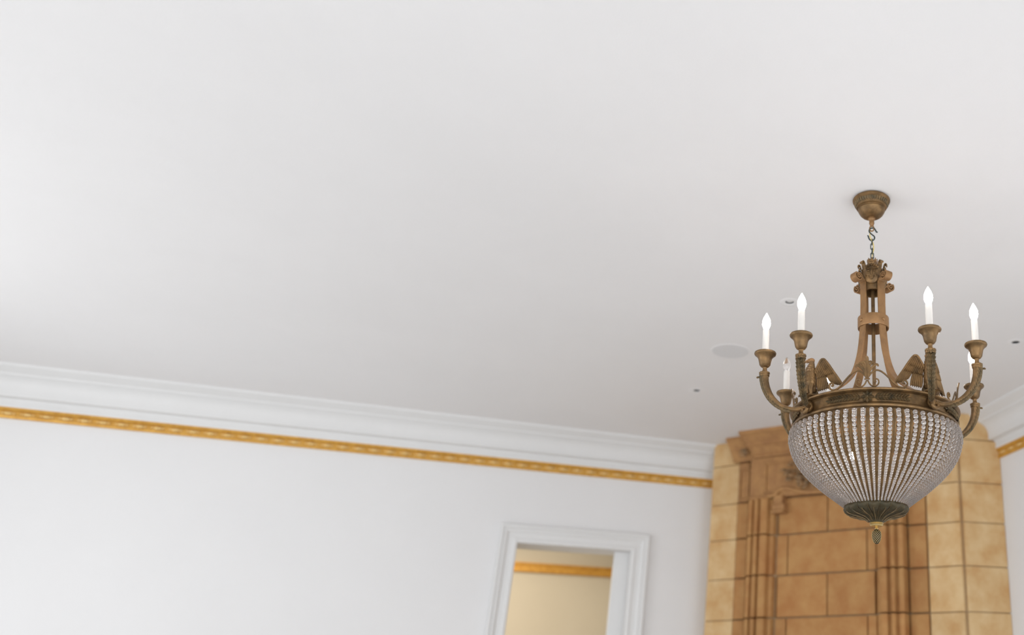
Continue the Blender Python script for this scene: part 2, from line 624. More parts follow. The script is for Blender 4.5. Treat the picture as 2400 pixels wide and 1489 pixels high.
# cream hall beyond the doorway
HW = 11.0
hz = 1.6 + 0.137 * HW
struct(MB().box(-2.0, 2.6, HW, HW + .2, 0, H).build('wall_hall', MT['hall']), 'cream wall of the hall seen through the doorway')
struct(MB().box(1.86, 2.1, YB + .3, HW, 0, H).build('wall_hall_side', MT['hall']), 'cream side wall of the hall beyond the doorway')
struct(MB().box(-2.2, -2.0, YB + .3, HW, 0, H).build('wall_hall_end', MT['hall']), 'cream end wall of the hall')
struct(MB().box(-2.2, 2.6, YB + .3, HW + .2, H, H + .1).build('ceiling_hall', MT['ceiling']), 'white ceiling of the hall')
g = MB().box(-2.0, 1.86, HW - .03, HW, hz - .05, hz + .03)
g.box(-2.0, 1.86, HW - .045, HW, hz + .03, hz + .05)
struct(g.build('trim_9', MT['gold']), 'plain gilded rail on the hall wall')
hl = daylight('hall_lamp', (0.3, 9.4, H - .05), (0, 0, 0), 0.6, 0.6, 55, (1.0, 0.84, 0.62))  # added warm overhead fill for the hall, no fixture built


# ------------------------------------------------------------------ stone chimney breast across the corner
T2 = Vector((.669, -.743))
N2 = Vector((-.743, -.669))
S0, NP = -3.14, -6.495


def PXY(s, d):
    """s along the chimney face from its centre, d out of the recessed centre panel -> room x, y"""
    return T2 * (S0 + s) + N2 * (NP + d)


org = PXY(0, 0)
fp = empty('chimney_breast', (org.x, org.y, 0))
tag(fp, 'tall tan limestone chimney breast set across the room corner behind the chandelier', 'fireplace')


def L2(s, d):
    p = PXY(s, d) - org
    return (p.x, p.y)


def W2(x, y):
    return (x - org.x, y - org.y)


ZC = [0.0, 0.42, 0.735, 1.05, 1.365, 1.67, 1.985, 2.30, 2.62, 2.937, 3.235]
G = 0.005
CORE = -0.025


def block(poly, z0, z1, material, name='stone_block', c=0.006):
    if material is MT['buff']:                       # finer joints between the pale outer stones
        return MB().prism(poly, z0 + .0028, z1 - .0028, .004).build(name, material, fp, 40)
    return MB().prism(poly, z0 + G, z1 - G, c).build(name, material, fp, 40)


core = [L2(-1.09, -.06), L2(-.84, -.06), L2(-.735, -.09), L2(-.665, -.09), L2(-.48, .02), L2(-.42, CORE), L2(.42, CORE), L2(.48, .02), L2(.665, -.07), L2(.69, -.07),
        L2(.84, -.06), L2(1.08, -.06), W2(3.53, 5.865 + .02), W2(XR - .005, 5.83 + .02), W2(XR - .005, YB - .005), W2(2.085 + .02, YB - .005), W2(2.095 + .02, 7.62)]
MB().prism(core, 0, 3.57).build('mortar_core', MT['mortar'], fp)


def mould(sg, s_in):
    p = [(s_in, -.06), (s_in, 0.0), (.425, 0.0), (.428, -.014), (.440, -.014), (.450, .030), (.470, .042), (.480, .040), (.486, .078), (.500, .088), (.525, .092),
         (.545, .086), (.552, .052), (.566, .048), (.574, .078), (.590, .088), (.606, .080), (.614, .046), (.628, .044), (.636, .066), (.655, .068), (.672, .060), (.674, -.06)]
    q = [L2(sg * a, b) for a, b in p]
    return q


def strip(sg, a, b, d):
    return [L2(sg * a, -.08), L2(sg * a, d), L2(sg * b, d), L2(sg * b, -.08)]


PIL = -0.035
Lc = (2.091, 7.611)        # left front corner of the chimney breast
for k in range(len(ZC) - 1):
    z0, z1 = ZC[k], ZC[k + 1]
    odd = (len(ZC) - 1 - k) % 2 == 0       # wide centre stone flanked by returns
    if odd:
        s_in = .355
        block([L2(-.33 + G, -.06), L2(-.33 + G, 0), L2(.355 - G, 0), L2(.355 - G, -.06)], z0, z1, MT['stone'])
    else:
        s_in = .42
        block([L2(-.42 + G, -.06), L2(-.42 + G, 0), L2(.02 - G, 0), L2(.02 - G, -.06)], z0, z1, MT['stone'])
        block([L2(.02 + G, -.06), L2(.02 + G, 0), L2(.42 - G, 0), L2(.42 - G, -.06)], z0, z1, MT['stone'])
    for sg in (-1, 1):
        si = (.33 if sg < 0 else .355) if odd else .42
        block(mould(sg, si + G), z0, z1, MT['stone'], 'moulded_stone', c=.004)
        block(strip(sg, .725 if sg < 0 else .688, .83 - G, PIL + .012), z0, z1, MT['stone'])
    # outer blocks with their returns to the walls
    lp = [L2(-.83 - G, -.10), L2(-.83 - G, PIL), L2(-1.105, PIL - .015), W2(Lc[0] + .006, Lc[1] - .012), W2(Lc[0], Lc[1]), W2(2.083, YB - .004), W2(2.16, YB - .004), W2(2.20, 7.62)]
    block(lp, z0, z1, MT['buff'])
    rc = PXY(1.095, PIL + .005)
    block([L2(.83 + G, -.10), L2(.83 + G, PIL), L2(1.088, PIL + .004), L2(1.092, PIL - .004), L2(1.092, -.10)], z0, z1, MT['buff'])
    block([W2(3.508, 5.93), W2(3.508, 5.884), W2(3.516, 5.878), W2(XR - .003, 5.832), W2(XR - .003, 5.93)], z0, z1, MT['buff'])

# upper stage: frieze between 3.235 and 3.58 with carved cartouche
Z0, Z1 = 3.235, 3.578
fr = MB().prism([L2(-.672, -.06), L2(-.672, .045), L2(.672, .045), L2(.672, -.06)], Z0 + .004, Z1, .004)
frieze = fr.build('frieze_stone', MT['carved'], fp, 40)


def frame_panel(s0, s1, z0, z1, d, t=.018, h=.014):
    """raised moulding frame on the face at depth d"""
    mb = MB()
    for a0, a1, b0, b1 in ((s0, s1, z0, z0 + t), (s0, s1, z1 - t, z1), (s0, s0 + t, z0, z1), (s1 - t, s1, z0, z1)):
        mb.prism([L2(a0, d - .01), L2(a0, d + h), L2(a1, d + h), L2(a1, d - .01)], b0, b1, .004)
    return mb


frame_panel(-.535, -.18, 3.275, 3.53, .045).build('panel_frame', MT['carved'], fp)
frame_panel(.18, .535, 3.275, 3.53, .045).build('panel_frame', MT['carved'], fp)
for sg in (-1, 1):
    block(strip(sg, .725 if sg < 0 else .688, .83 - G, PIL + .012), Z0, Z1, MT['carved'])
    a, b = sorted((sg * .695, sg * .815))
    frame_panel(a, b, 3.262, 3.515, PIL + .012, .014, .012).build('panel_frame', MT['carved'], fp)
    # corner boss with a leaf swirl below the cornice
    mb = MB()
    for q in range(6):
        an = q * PI / 3
        c0 = L2(sg * .735, .055)
        tp = L2(sg * .735 + .042 * math.cos(an), .07)
        mb.leaf((c0[0], c0[1], 3.635), (tp[0], tp[1], 3.635 + .042 * math.sin(an)), (N2.x, N2.y, 0), .032, .008, .012)
    c0 = L2(sg * .735, .065)
    mb.ball((c0[0], c0[1], 3.635), .016)
    mb.build('leaf_boss', MT['soot'], fp, 50)
    # label stop: stepped bracket at the head of the side moulding
    mb = MB()
    a0, a1 = sorted((sg * .335, sg * .455))
    mb.prism([L2(a0, -.03), L2(a0, .085), L2(a1, .095), L2(a1, -.03)], 3.10, 3.118, .004)
    mb.prism([L2(a0 + .004, -.03), L2(a0 + .004, .062), L2(a1 - .004, .068), L2(a1 - .004, -.03)], 3.118, 3.175, .004)
    mb.prism([L2(a0 + .02, -.03), L2(a0 + .02, .065), L2(a1 - .02, .07), L2(a1 - .02, -.03)], 3.175, 3.25, .006)
    mb.build('bracket', MT['carved'], fp, 40)
    # string moulding under the frieze with its upward step beside the cartouche
    mb = MB()
    path = [(.66, 3.243), (.52, 3.243), (.46, 3.246), (.42, 3.262), (.395, 3.288), (.36, 3.300), (.31, 3.298), (.27, 3.282), (.22, 3.262), (.12, 3.246), (0, 3.243)]
    pts = []
    for a, z in path:
        p = L2(sg * a, .055)
        pts.append((p[0], p[1], z))
    mb.tube(pts, .017, 8)
    mb.build('string_moulding', MT['carved'], fp, 50)

# carved cartouche: shield wrapped in foliage
ct = MB()
c0 = L2(0, .05)
ct.ball((0, 0, 0), 1, 20, 12, (.13, .05, .115))
ct.mapv(lambda p: (L2(p[0], .05 - p[1])[0], L2(p[0], .05 - p[1])[1], 3.41 + p[2]))
cart = ct.build('cartouche', MT['carved'], fp, 60)
lf = MB()
for q in range(150):
    an = rnd.uniform(0, 2 * PI)
    rr = rnd.uniform(.35, 1.0)
    s, z = .33 * rr * math.cos(an), 3.43 + .135 * rr * math.sin(an)
    an2 = an + rnd.uniform(-1.2, 1.2)
    ln = rnd.uniform(.035, .065)
    dd = .055 + .05 * (1 - rr) + rnd.uniform(0, .02)
    b = L2(s, dd)
    t_ = L2(s + ln * math.cos(an2), dd + .012)
    lf.leaf((b[0], b[1], z), (t_[0], t_[1], z + ln * math.sin(an2) * .8), (N2.x, N2.y, 0), rnd.uniform(.018, .034), .009, .016)
for q in range(16):
    an = q * PI / 8
    p = L2(.20 * math.cos(an), .075)
    lf.ball((p[0], p[1], 3.41 + .125 * math.sin(an)), .018, 8, 6)
lf.build('foliage', MT['soot'], cart, 50)

# cornice of the chimney breast, up to the ceiling
cp = [(-.05, 3.580), (.060, 3.580), (.066, 3.592), (.060, 3.604), (.075, 3.616), (.095, 3.640), (.125, 3.665), (.140, 3.672), (.142, 3.690), (.165, 3.705),
      (.195, 3.730), (.215, 3.742), (.225, 3.745), (.226, H), (-.05, H)]


def cornice(name, s0, s1, k, off, material):
    mb = MB()
    n = len(cp)
    vs = []
    for s, sg in ((s0, -1), (s1, 1)):
        for d, z in cp:
            dd = max(0.0, d) * k + off
            p = L2(s + sg * (max(0, d) * .35 * k), dd if d > 0 else -.06)
            vs.append((p[0], p[1], z))
    fs = [tuple(range(n)), tuple(range(n, 2 * n))] + [(i, (i + 1) % n, n + (i + 1) % n, n + i) for i in range(n)]
    return mb.add(vs, fs).build(name, material, fp, 30)


cornice('cornice_stone', -.62, .62, 1.0, 0.0, MT['carved'])
for sg in (-1, 1):
    a, b = sorted((sg * .60, sg * .86))
    cornice('cornice_return', a, b, .52, -.02, MT['carved'])
    lp = None
# upper outer blocks rising to the ceiling
block([L2(-.83 - G, -.10), L2(-.83 - G, PIL), L2(-1.105, PIL - .015), W2(Lc[0] + .006, Lc[1] - .012), W2(Lc[0], Lc[1]), W2(2.083, YB - .004), W2(2.16, YB - .004), W2(2.20, 7.62)],
      Z0, 3.57, MT['buff'])
block([L2(-.83 - G, -.10), L2(-.83 - G, PIL), L2(-1.105, PIL - .015), W2(Lc[0] + .006, Lc[1] - .012), W2(Lc[0], Lc[1]), W2(2.083, YB - .004), W2(2.16, YB - .004), W2(2.20, 7.62)],
      3.57, H + .004, MT['buff'])
for z0, z1 in ((Z0, 3.57), (3.57, H + .004)):
    block([L2(.83 + G, -.10), L2(.83 + G, PIL), L2(1.088, PIL + .004), L2(1.092, PIL - .004), L2(1.092, -.10)], z0, z1, MT['buff'])
    block([W2(3.508, 5.93), W2(3.508, 5.884), W2(3.516, 5.878), W2(XR - .003, 5.832), W2(XR - .003, 5.93)], z0, z1, MT['buff'])
MB().prism([L2(-1.06, -.10), L2(1.06, -.10), W2(3.6, 5.92), W2(XR - .01, 5.92), W2(XR - .01, YB - .01), W2(2.11, YB - .01), W2(2.12, 7.66)], 3.57, H - .002).build('upper_core', MT['mortar'], fp)


# ------------------------------------------------------------------ ceiling fittings
for k, (x, y) in enumerate(LAMPS):
    d = empty('downlight', (x, y, H))
    tag(d, ['white recessed downlight on the speaker\'s chandelier side, pale lamp showing in its opening',
            'white recessed downlight with dark opening between ceiling speaker and doorway wall',
            'white recessed downlight with dark opening beside the wall at the pale chimney side'][k], 'downlight', 'recessed ceiling downlights')
    MB().lathe([(.0255, .004), (.0255, -.001), (.029, -.002), (.050, -.0018), (.055, -.001), (.056, 0.0)], 32, cap=False).build('trim_ring', MT['ceiling'], d, 40)
    MB().lathe([(.0255, .003), (.0265, .03), (.030, .09), (.0, .09)], 24, cap=False).build('baffle', MT['dark'], d, 40)
    if k == 0:
        MB().lathe([(0, .001), (.012, .001), (.0185, .004), (.0195, .05), (0, .055)], 20, cx=-.001, cy=-.005).build('lamp', MT['trim'], d, 40)
    else:
        MB().lathe([(0, .06), (.012, .061), (.018, .064), (.019, .08), (0, .085)], 20).build('lamp', MT['grille'], d, 40)
sp = empty('ceiling_speaker', (1.50, 5.33, H))
tag(sp, 'round flush ceiling speaker with pale grey perforated grille', 'speaker')
MB().lathe([(.118, -.002), (.126, -.0025), (.130, -.001), (.130, 0.0), (.118, 0.0)], 48, cap=False).build('rim', MT['ceiling'], sp, 40)
MB().lathe([(0, -.002), (.06, -.002), (.1185, -.0018), (.1185, -.0005), (0, -.0005)], 48).build('grille', MT['grille'], sp, 40)


# ------------------------------------------------------------------ chandelier
AX = Vector((1.544, 3.252))
hd = AX.normalized()
ang = math.atan2(-hd.y, -hd.x) - math.radians(4.5)
ch = empty('chandelier', (AX.x, AX.y, H), ang)
tag(ch, 'antique bronze basket chandelier with glass bead strands, eagles and candle arms', 'chandelier')
Z = lambda z: z - H


def rot(o, a):
    o.rotation_euler = (0, 0, a)
    return o


def cyl(r, a, z):
    return Vector((r * math.cos(a), r * math.sin(a), Z(z)))


def smoothpath(pts, n=6):
    """Catmull-Rom through pts"""
    P = [Vector(p) for p in pts]
    out = []
    for i in range(len(P) - 1):
        p0, p1, p2, p3 = P[max(i - 1, 0)], P[i], P[i + 1], P[min(i + 2, len(P) - 1)]
        for k in range(n):
            t = k / n
            out.append(0.5 * ((2 * p1) + (p2 - p0) * t + (2 * p0 - 5 * p1 + 4 * p2 - p3) * t * t + (-p0 + 3 * p1 - 3 * p2 + p3) * t ** 3))
    out.append(P[-1])
    return out


# ceiling canopy
can = MB().lathe([(.070, 0.0), (.080, -.002), (.0855, -.008), (.0855, -.014), (.081, -.019), (.077, -.021), (.067, -.042), (.0695, -.045), (.0685, -.049), (.062, -.051), (.0605, -.056), (.062, -.060),
                  (.059, -.068), (.053, -.079), (.045, -.088), (.033, -.094), (.020, -.096), (.012, -.097)], 48).build('canopy', MT['bronze'], ch, 40)
lf = MB()
for k in range(40):
    a = 2 * PI * k / 40
    nrm = Vector((math.cos(a), math.sin(a), -.5))
    lf.leaf((.0775 * math.cos(a), .0775 * math.sin(a), -.0225), (.0685 * math.cos(a), .0685 * math.sin(a), -.041), nrm, .0115, .002, .0015,
            [(0, .9), (.4, 1), (.75, .7), (1, .1)])
lf.build('leaf_band', MT['patina'], can, 50)
nk = MB().lathe([(.010, -.095), (.016, -.097), (.017, -.106), (.012, -.112), (.011, -.122), (.0125, -.126), (.010, -.134), (.0065, -.142)], 20)
loop = [(.0095 * math.cos(q * 2 * PI / 20), 0, -.1535 + .0135 * math.sin(q * 2 * PI / 20)) for q in range(20)]
nk.tube([(y, x, z) for x, y, z in loop], .0032, 8, closed=True)
nk.build('canopy_loop', MT['bronze_warm'], ch, 40)
# S hook (in the plane facing the room)
s2 = [(.026, -.172), (.022, -.174), (.017, -.165), (.012, -.155), (.004, -.151), (-.006, -.153), (-.012, -.163), (-.009, -.174), (.000, -.184), (.009, -.193),
      (.012, -.203), (.006, -.213), (-.003, -.215), (-.011, -.208), (-.015, -.198), (-.017, -.190), (-.021, -.188)]
sp_ = smoothpath([(0, y, z) for y, z in s2], 5)
rs = [.0034] * len(sp_)
for i in range(6):
    rs[i] = rs[-1 - i] = .002 + .00025 * i
MB().tube(sp_, rs, 8).build('s_hook', MT['iron'], ch, 50)
# chain
lk = MB()
pts = []
for q in range(24):
    a = 2 * PI * q / 24
    pts.append((0, .0065 * math.cos(a), (.0085 if math.sin(a) > 0 else -.0085) + .0065 * math.sin(a)))
lk.tube(pts, .0022, 7, closed=True)
lkm = lk.mesh('chain_link', MT['iron'], 50)
for k in range(5):
    o = link('chain_link', lkm, ch)
    o.location = (0, 0, -.2225 - k * .0232)
    o.rotation_euler = (0, 0, PI / 2 * ((k + 1) % 2) + .25)
MB().tube(smoothpath([(0, -.003, -.128), (-.003, -.008, -.16), (.002, -.009, -.19), (.004, -.003, -.21), (.003, .006, -.235), (.004, .007, -.262), (-.002, .0, -.29), (0, 0, -.33)]), .0022, 7
          ).build('flex_wire', MT['wire'], ch, 50)

# crown: bulb body, four masks, curled leaves
crown = MB().lathe([(.010, Z(3.462)), (.016, Z(3.455)), (.024, Z(3.440)), (.040, Z(3.415)), (.049, Z(3.39)), (.051, Z(3.36)), (.047, Z(3.338)), (.049, Z(3.334)),
                    (.049, Z(3.300)), (.046, Z(3.298)), (.040, Z(3.300)), (.040, Z(3.33)), (.0, Z(3.335))], 32).build('crown', MT['bronze'], ch, 40)
mk = MB()
mk.ball((.049, 0, Z(3.362)), 1, 18, 12, (.013, .034, .040))
mk.ball((.061, 0, Z(3.372)), 1, 8, 8, (.006, .005, .014))           # nose
for s in (-1, 1):
    mk.ball((.059, s * .013, Z(3.380)), 1, 8, 6, (.005, .007, .004))
    mk.ball((.057, s * .017, Z(3.362)), 1, 8, 6, (.006, .009, .009))
    mk.leaf((.058, s * .004, Z(3.388)), (.060, s * .024, Z(3.396)), (1, 0, 0), .009, .003, .002)
    mk.leaf((.058, s * .008, Z(3.350)), (.056, s * .026, Z(3.362)), (1, 0, 0), .010, .003, .003)
ring = [(.060, .0095 * math.cos(q * PI / 8), Z(3.349) + .0095 * math.sin(q * PI / 8)) for q in range(16)]
mk.tube(ring, .0022, 6, closed=True)
mk.ball((.060, 0, Z(3.349)), .0035, 8, 6)
for q in range(7):
    a = -1.2 + q * .4
    mk.leaf((.054, .020 * math.sin(a), Z(3.392) + .012 * math.cos(a)), (.050, .036 * math.sin(a), Z(3.392) + .030 * math.cos(a)), (1, 0, 0), .011, .003, .004)
mkm = mk.mesh('mask', MT['bronze'], 60)
cv = MB()
cpts = smoothpath([(.040, 0, Z(3.385)), (.047, 0, Z(3.405)), (.050, 0, Z(3.420)), (.054, 0, Z(3.432)), (.060, 0, Z(3.436)), (.064, 0, Z(3.430)), (.061, 0, Z(3.426))], 4)
cv.ribbon(cpts, (0, 1, 0), [.023 - .012 * abs(i / len(cpts) - .3) for i in range(len(cpts))], .0045)
cvm = cv.mesh('curled_leaf', MT['bronze'], 50)
for k in range(4):
    rot(link('mask', mkm, ch), k * PI / 2)
for k in range(8):
    o = rot(link('curled_leaf', cvm, ch), k * PI / 4)
    o.scale = (1, 1, 1)
tp = MB()
for k in range(8):
    a = k * PI / 4
    tp.leaf((.014 * math.cos(a), .014 * math.sin(a), Z(3.430)), (.020 * math.cos(a), .020 * math.sin(a), Z(3.466)), (math.cos(a), math.sin(a), .2), .014, .002, .004)
tp.build('top_leaves', MT['bronze_warm'], ch, 50)
MB().tube([(0, 0, Z(3.34)), (0, 0, Z(2.36))], .0082, 12).build('centre_rod', MT['bronze'], ch, 40)

# four straps with volutes
st = [(.0545, 3.335), (.0540, 3.30), (.0535, 3.25), (.0545, 3.20), (.057, 3.15), (.062, 3.09), (.070, 3.03), (.081, 2.98), (.098, 2.93), (.122, 2.885), (.158, 2.845), (.205, 2.808), (.255, 2.775), (.300, 2.752), (.325, 2.742)]
path = []
vc, vz = .088, 3.352           # volute centre
for q in range(40):
    a = q / 39 * 2.0 * 2 * PI
    r = .005 + .0165 * (q / 39)
    path.append((vc + r * math.cos(PI * .5 + a * 1.0 + PI * 1.0), 0, Z(vz) + r * math.sin(PI * .5 + a + PI)))
path = smoothpath([(vc + (.005 + .0175 * (q / 16)) * math.cos(-PI * .9 + q / 16 * 1.55 * 2 * PI), 0, Z(vz) + (.005 + .0175 * (q / 16)) * math.sin(-PI * .9 + q / 16 * 1.55 * 2 * PI)) for q in range(17)], 3)
path += smoothpath([(.0665, 0, Z(3.345)), (.058, 0, Z(3.338))] + [(r, 0, Z(z)) for r, z in st], 5)
sm = MB().ribbon(path, (0, 1, 0), .034, .0065).mesh('strap', MT['bronze_warm'], 35)
for k in range(4):
    rot(link('strap', sm, ch), PI / 4 + k * PI / 2)

# riveted collar
clr = MB().lathe([(.0625, Z(3.129)), (.0665, Z(3.129)), (.0675, Z(3.132)), (.0675, Z(3.176)), (.0665, Z(3.179)), (.0625, Z(3.179)), (.0625, Z(3.129))], 48, cap=False).build('collar', MT['bronze_warm'], ch, 40)
rv = MB().ball((.0675, 0, Z(3.154)), .0088, 12, 8, (.7, 1, 1)).mesh('rivet', MT['bronze_warm'], 60)
for k in range(4):
    rot(link('rivet', rv, clr), PI / 4 + k * PI / 2)

# ring band
band = MB().lathe([(.318, Z(2.744)), (.346, Z(2.745)), (.350, Z(2.741)), (.349, Z(2.736)), (.343, Z(2.733)), (.332, Z(2.731)), (.328, Z(2.726)), (.3275, Z(2.694)), (.331, Z(2.690)), (.338, Z(2.686)),
                   (.342, Z(2.680)), (.341, Z(2.674)), (.334, Z(2.670)), (.318, Z(2.670)), (.318, Z(2.744))], 96, cap=False).build('ring_band', MT['bronze'], ch, 35)
# laurel wreath applied to each side of the band
wr = MB()
BR = .3285


def onband(s, z, d=0.0):
    return cyl(BR + d, s / BR, z)


ZM = 2.711
for s in (-1, 1):
    wr.tube([onband(s * (.012 + .011 * q), ZM - .001 * abs(6 - q) * .5 + .001, .002) for q in range(14)], .0018, 6)
    for q in range(11):
        a = s * (.030 + .0115 * q)
        for up in (-1, 1):
            b = onband(a, ZM + up * .001, .002)
            t_ = onband(a + s * .0155, ZM + up * .0135 + .001, .0055)
            wr.leaf(b, t_, (math.cos(a / BR), math.sin(a / BR), 0), .0078, .0030, .003)
    wr.leaf(onband(s * .152, ZM, .002), onband(s * .172, ZM, .004), (math.cos(s * .16 / BR), math.sin(s * .16 / BR), 0), .009, .0018, .002)
for q in range(8):
    a = q * PI / 4
    wr.leaf(onband(0, ZM, .003), onband(.025 * math.cos(a), ZM + .0245 * math.sin(a), .007), (1, 0, 0), .0125, .004, .004)
for q in range(8):
    a = q * PI / 4 + PI / 8
    wr.leaf(onband(0, ZM, .004), onband(.013 * math.cos(a), ZM + .013 * math.sin(a), .009), (1, 0, 0), .008, .003, .003)
p = onband(0, ZM, .009)
wr.ball(p, .0045, 10, 8)
wrm = wr.mesh('laurel_wreath', MT['patina'], 50)
for k in range(4):
    rot(link('laurel_wreath', wrm, band), k * PI / 2)

# scroll crest on each side: S scrolls, C scrolls, clasp, palmette
CRR, CB = .336, 2.7465


def oncrest(a, z, d=0.0):
    return cyl(CRR + d, a / CRR, CB + z)


cr = MB()
for s in (-1, 1):
    o1 = [(.002, .036), (.008, .047), (.020, .062), (.034, .069), (.048, .067), (.064, .057), (.082, .040), (.100, .021), (.114, .009), (.128, .004), (.142, .005), (.152, .012),
          (.156, .022), (.152, .031), (.144, .033), (.138, .028), (.138, .022), (.143, .021)]
    pp = smoothpath([(a, z, 0) for a, z in o1], 4)
    cr.tube([oncrest(s * p.x, p.y) for p in pp], [.0030 + .0008 * min(1, i / 10) for i in range(len(pp))], 8)
    o2 = [(.002, .030), (.007, .018), (.016, .007), (.028, .004), (.039, .010), (.044, .021), (.041, .031), (.033, .034), (.027, .029), (.027, .023), (.032, .022)]
    pp = smoothpath([(a, z, 0) for a, z in o2], 4)
    cr.tube([oncrest(s * p.x, p.y) for p in pp], .0031, 8)
    cr.ball(oncrest(s * .143, .022), .0045, 8, 6)
    cr.ball(oncrest(s * .032, .023), .0042, 8, 6)
crm = cr.mesh('scroll_crest', MT['bronze'], 50)
pm = MB()
pm.tube([oncrest(-.010, .033, .003), oncrest(0, .0335, .006), oncrest(.010, .033, .003)], .0032, 8)
pm.leaf(oncrest(0, .034, .002), oncrest(0, .124, .012), (1, 0, 0), .017, .0035, -.004, [(0, .35), (.3, .7), (.6, .75), (.85, 1), (.95, .8), (1, .3)])
for s in (-1, 1):
    for (ax, az, bx_, bz, wd) in ((.008, .100, .002, .04, .010), (.018, .096, .003, .04, .011), (.030, .088, .003, .038, .012)):
        pts = smoothpath([(s * .002, .036, 0), (s * ax * .45, az * .8, 0), (s * ax, az, 0), (s * (ax + .009), az + .001, 0), (s * (ax + .012), az - .007, 0)], 4)
        wds = [wd * (.35 + .75 * math.sin(PI * min(1, i / (len(pts) - 1) * .8 + .1))) for i in range(len(pts))]
        rib_p = [oncrest(p.x, p.y, .004 + .006 * i / len(pts)) for i, p in enumerate(pts)]
        pm.tube(rib_p, [q * .42 for q in wds], 7, flat=.45, upv=(1, 0, 0))
pmm = pm.mesh('palmette', MT['bronze'], 50)
for k in range(4):
    o = rot(link('scroll_crest', crm, ch), k * PI / 2)
    link('palmette', pmm, o)

# ---- bead basket
PROF = [(.339, 2.666), (.3450, 2.645), (.3455, 2.620), (.340, 2.592), (.326, 2.556), (.297, 2.513), (.258, 2.471), (.209, 2.428), (.160, 2.390), (.122, 2.360)]
pp = smoothpath([(r, 0, Z(z)) for r, z in PROF], 30)
arc = [0]
for i in range(1, len(pp)):
    arc.append(arc[-1] + (pp[i] - pp[i - 1]).length)


def at_arc(s):
    for i in range(1, len(arc)):
        if arc[i] >= s:
            t = (s - arc[i - 1]) / (arc[i] - arc[i - 1])
            return pp[i - 1].lerp(pp[i], t)
    return pp[-1]


NS = 64
s = 0.0
beads = []
k = 0
while True:
    p = at_arc(s)
    d = .0192 if k < 3 else .455 * 2 * PI * p.x / NS + .0012
    c = at_arc(s + d / 2)
    if s + d > arc[-1]:
        break
    beads.append((c, d / 2))
    s += d * .985
    k += 1
sb = MB()
for c, r in beads[3:]:
    sb.ball(c, r, 10, 7)
strand_me = sb.mesh('bead_strand', MT['bead'], 80)
big_me = MB().ball((0, 0, 0), .0096, 14, 10).mesh('bead', MT['bead'], 80)
for k in range(NS):
    o = rot(link('bead_strand', strand_me, ch), 2 * PI * (k + .5) / NS)
    for c, r in beads[:3]:
        b = link('bead', big_me, o)
        b.location = c
rb = MB()
rp = [at_arc(arc[-1] * q / 26) for q in range(27)]
rp = [Vector((p.x - .005, 0, p.z)) for p in rp]
rb.ribbon(rp, (0, 1, 0), [2 * PI * p.x / NS * .43 for p in rp], .002)
rb.tube([p + Vector((.0025, 0, -.0005)) for p in rp], [max(.0011, 2 * PI * p.x / NS * .075) for p in rp], 6)
rbm = rb.mesh('basket_rib', MT['bronze'], 50)
for k in range(NS):
    rot(link('basket_rib', rbm, ch), 2 * PI * k / NS)
# lamp inside the basket
MB().lathe([(.0, Z(2.585)), (.008, Z(2.583)), (.014, Z(2.575)), (.015, Z(2.565)), (.012, Z(2.555)), (.008, Z(2.550)), (0, Z(2.549))], 20, cx=.02, cy=-.095
           ).build('basket_bulb', MT['bulb_in'], ch, 50)

# ---- bottom leaf cup, collar, pine cone
NL = 16
cupm = lambda r, z, a, i: (r * (1 + (.055 if i < 4 else .03) * abs(math.cos(a * NL / 2))) if r > .03 else r, z - (.010 if i < 5 else .003) * abs(math.cos(a * NL / 2)) * min(1, r / .12))
lc = MB().lathe([(.104, Z(2.374)), (.121, Z(2.370)), (.124, Z(2.362)), (.118, Z(2.350)), (.100, Z(2.341)), (.078, Z(2.335)), (.058, Z(2.329)), (.044, Z(2.321)), (.034, Z(2.312)), (.028, Z(2.304)), (.026, Z(2.301))],
                128, cupm).build('leaf_cup', MT['verdigris'], ch, 60)
vn = MB()
for k in range(NL * 2):
    a = 2 * PI * k / (NL * 2)
    pts = []
    for r, z in ((.122, 2.360), (.114, 2.3455), (.098, 2.338), (.077, 2.332), (.058, 2.3265), (.044, 2.319), (.034, 2.310)):
        r2, z2 = cupm(r, z, a, 4)
        pts.append((r2 * math.cos(a), r2 * math.sin(a), Z(z2) - .001))
    vn.tube(pts, .0014 if k % 2 else .0021, 5)
vn.build('leaf_veins', MT['patina'], lc, 50)
MB().lathe([(.0, Z(2.305)), (.0265, Z(2.304)), (.0285, Z(2.300)), (.0255, Z(2.2975)), (.0275, Z(2.294)), (.0245, Z(2.291)), (.0225, Z(2.288)), (.008, Z(2.286)), (.0045, Z(2.284)), (.007, Z(2.281)), (.0075, Z(2.278)),
            (.005, Z(2.274)), (.0, Z(2.273))], 28).build('finial_collar', MT['brass'], ch, 40)
cone = MB().lathe([(.0, Z(2.2745)), (.010, Z(2.2735)), (.0165, Z(2.265)), (.0185, Z(2.254)), (.0172, Z(2.241)), (.0128, Z(2.229)), (.006, Z(2.221)), (0, Z(2.219))], 20).build('pine_cone', MT['verdigris'], ch, 60)
sl = MB()
CP = [(.0165, 2.265), (.0185, 2.254), (.0172, 2.241), (.0128, 2.229), (.006, 2.221)]
for i in range(10):
    zz = 2.267 - i * .0046
    rr = CP[0][0]
    for (ra, za), (rb_, zb_) in zip(CP, CP[1:]):
        if zb_ <= zz <= za:
            rr = ra + (rb_ - ra) * (za - zz) / (za - zb_)
    nk_ = max(6, int(rr * 2 * PI / .0088))
    for k in range(nk_):
        a = 2 * PI * (k + .5 * (i % 2)) / nk_
        sl.ball((rr * math.cos(a), rr * math.sin(a), Z(zz)), .0017, 6, 4, (1, 1, 1.1))
sl.build('cone_scales', MT['brass'], cone, 50)

# ---- candle arms: built once in a frame with x outward from the ring hub, then turned
DEL = math.radians(14.7)


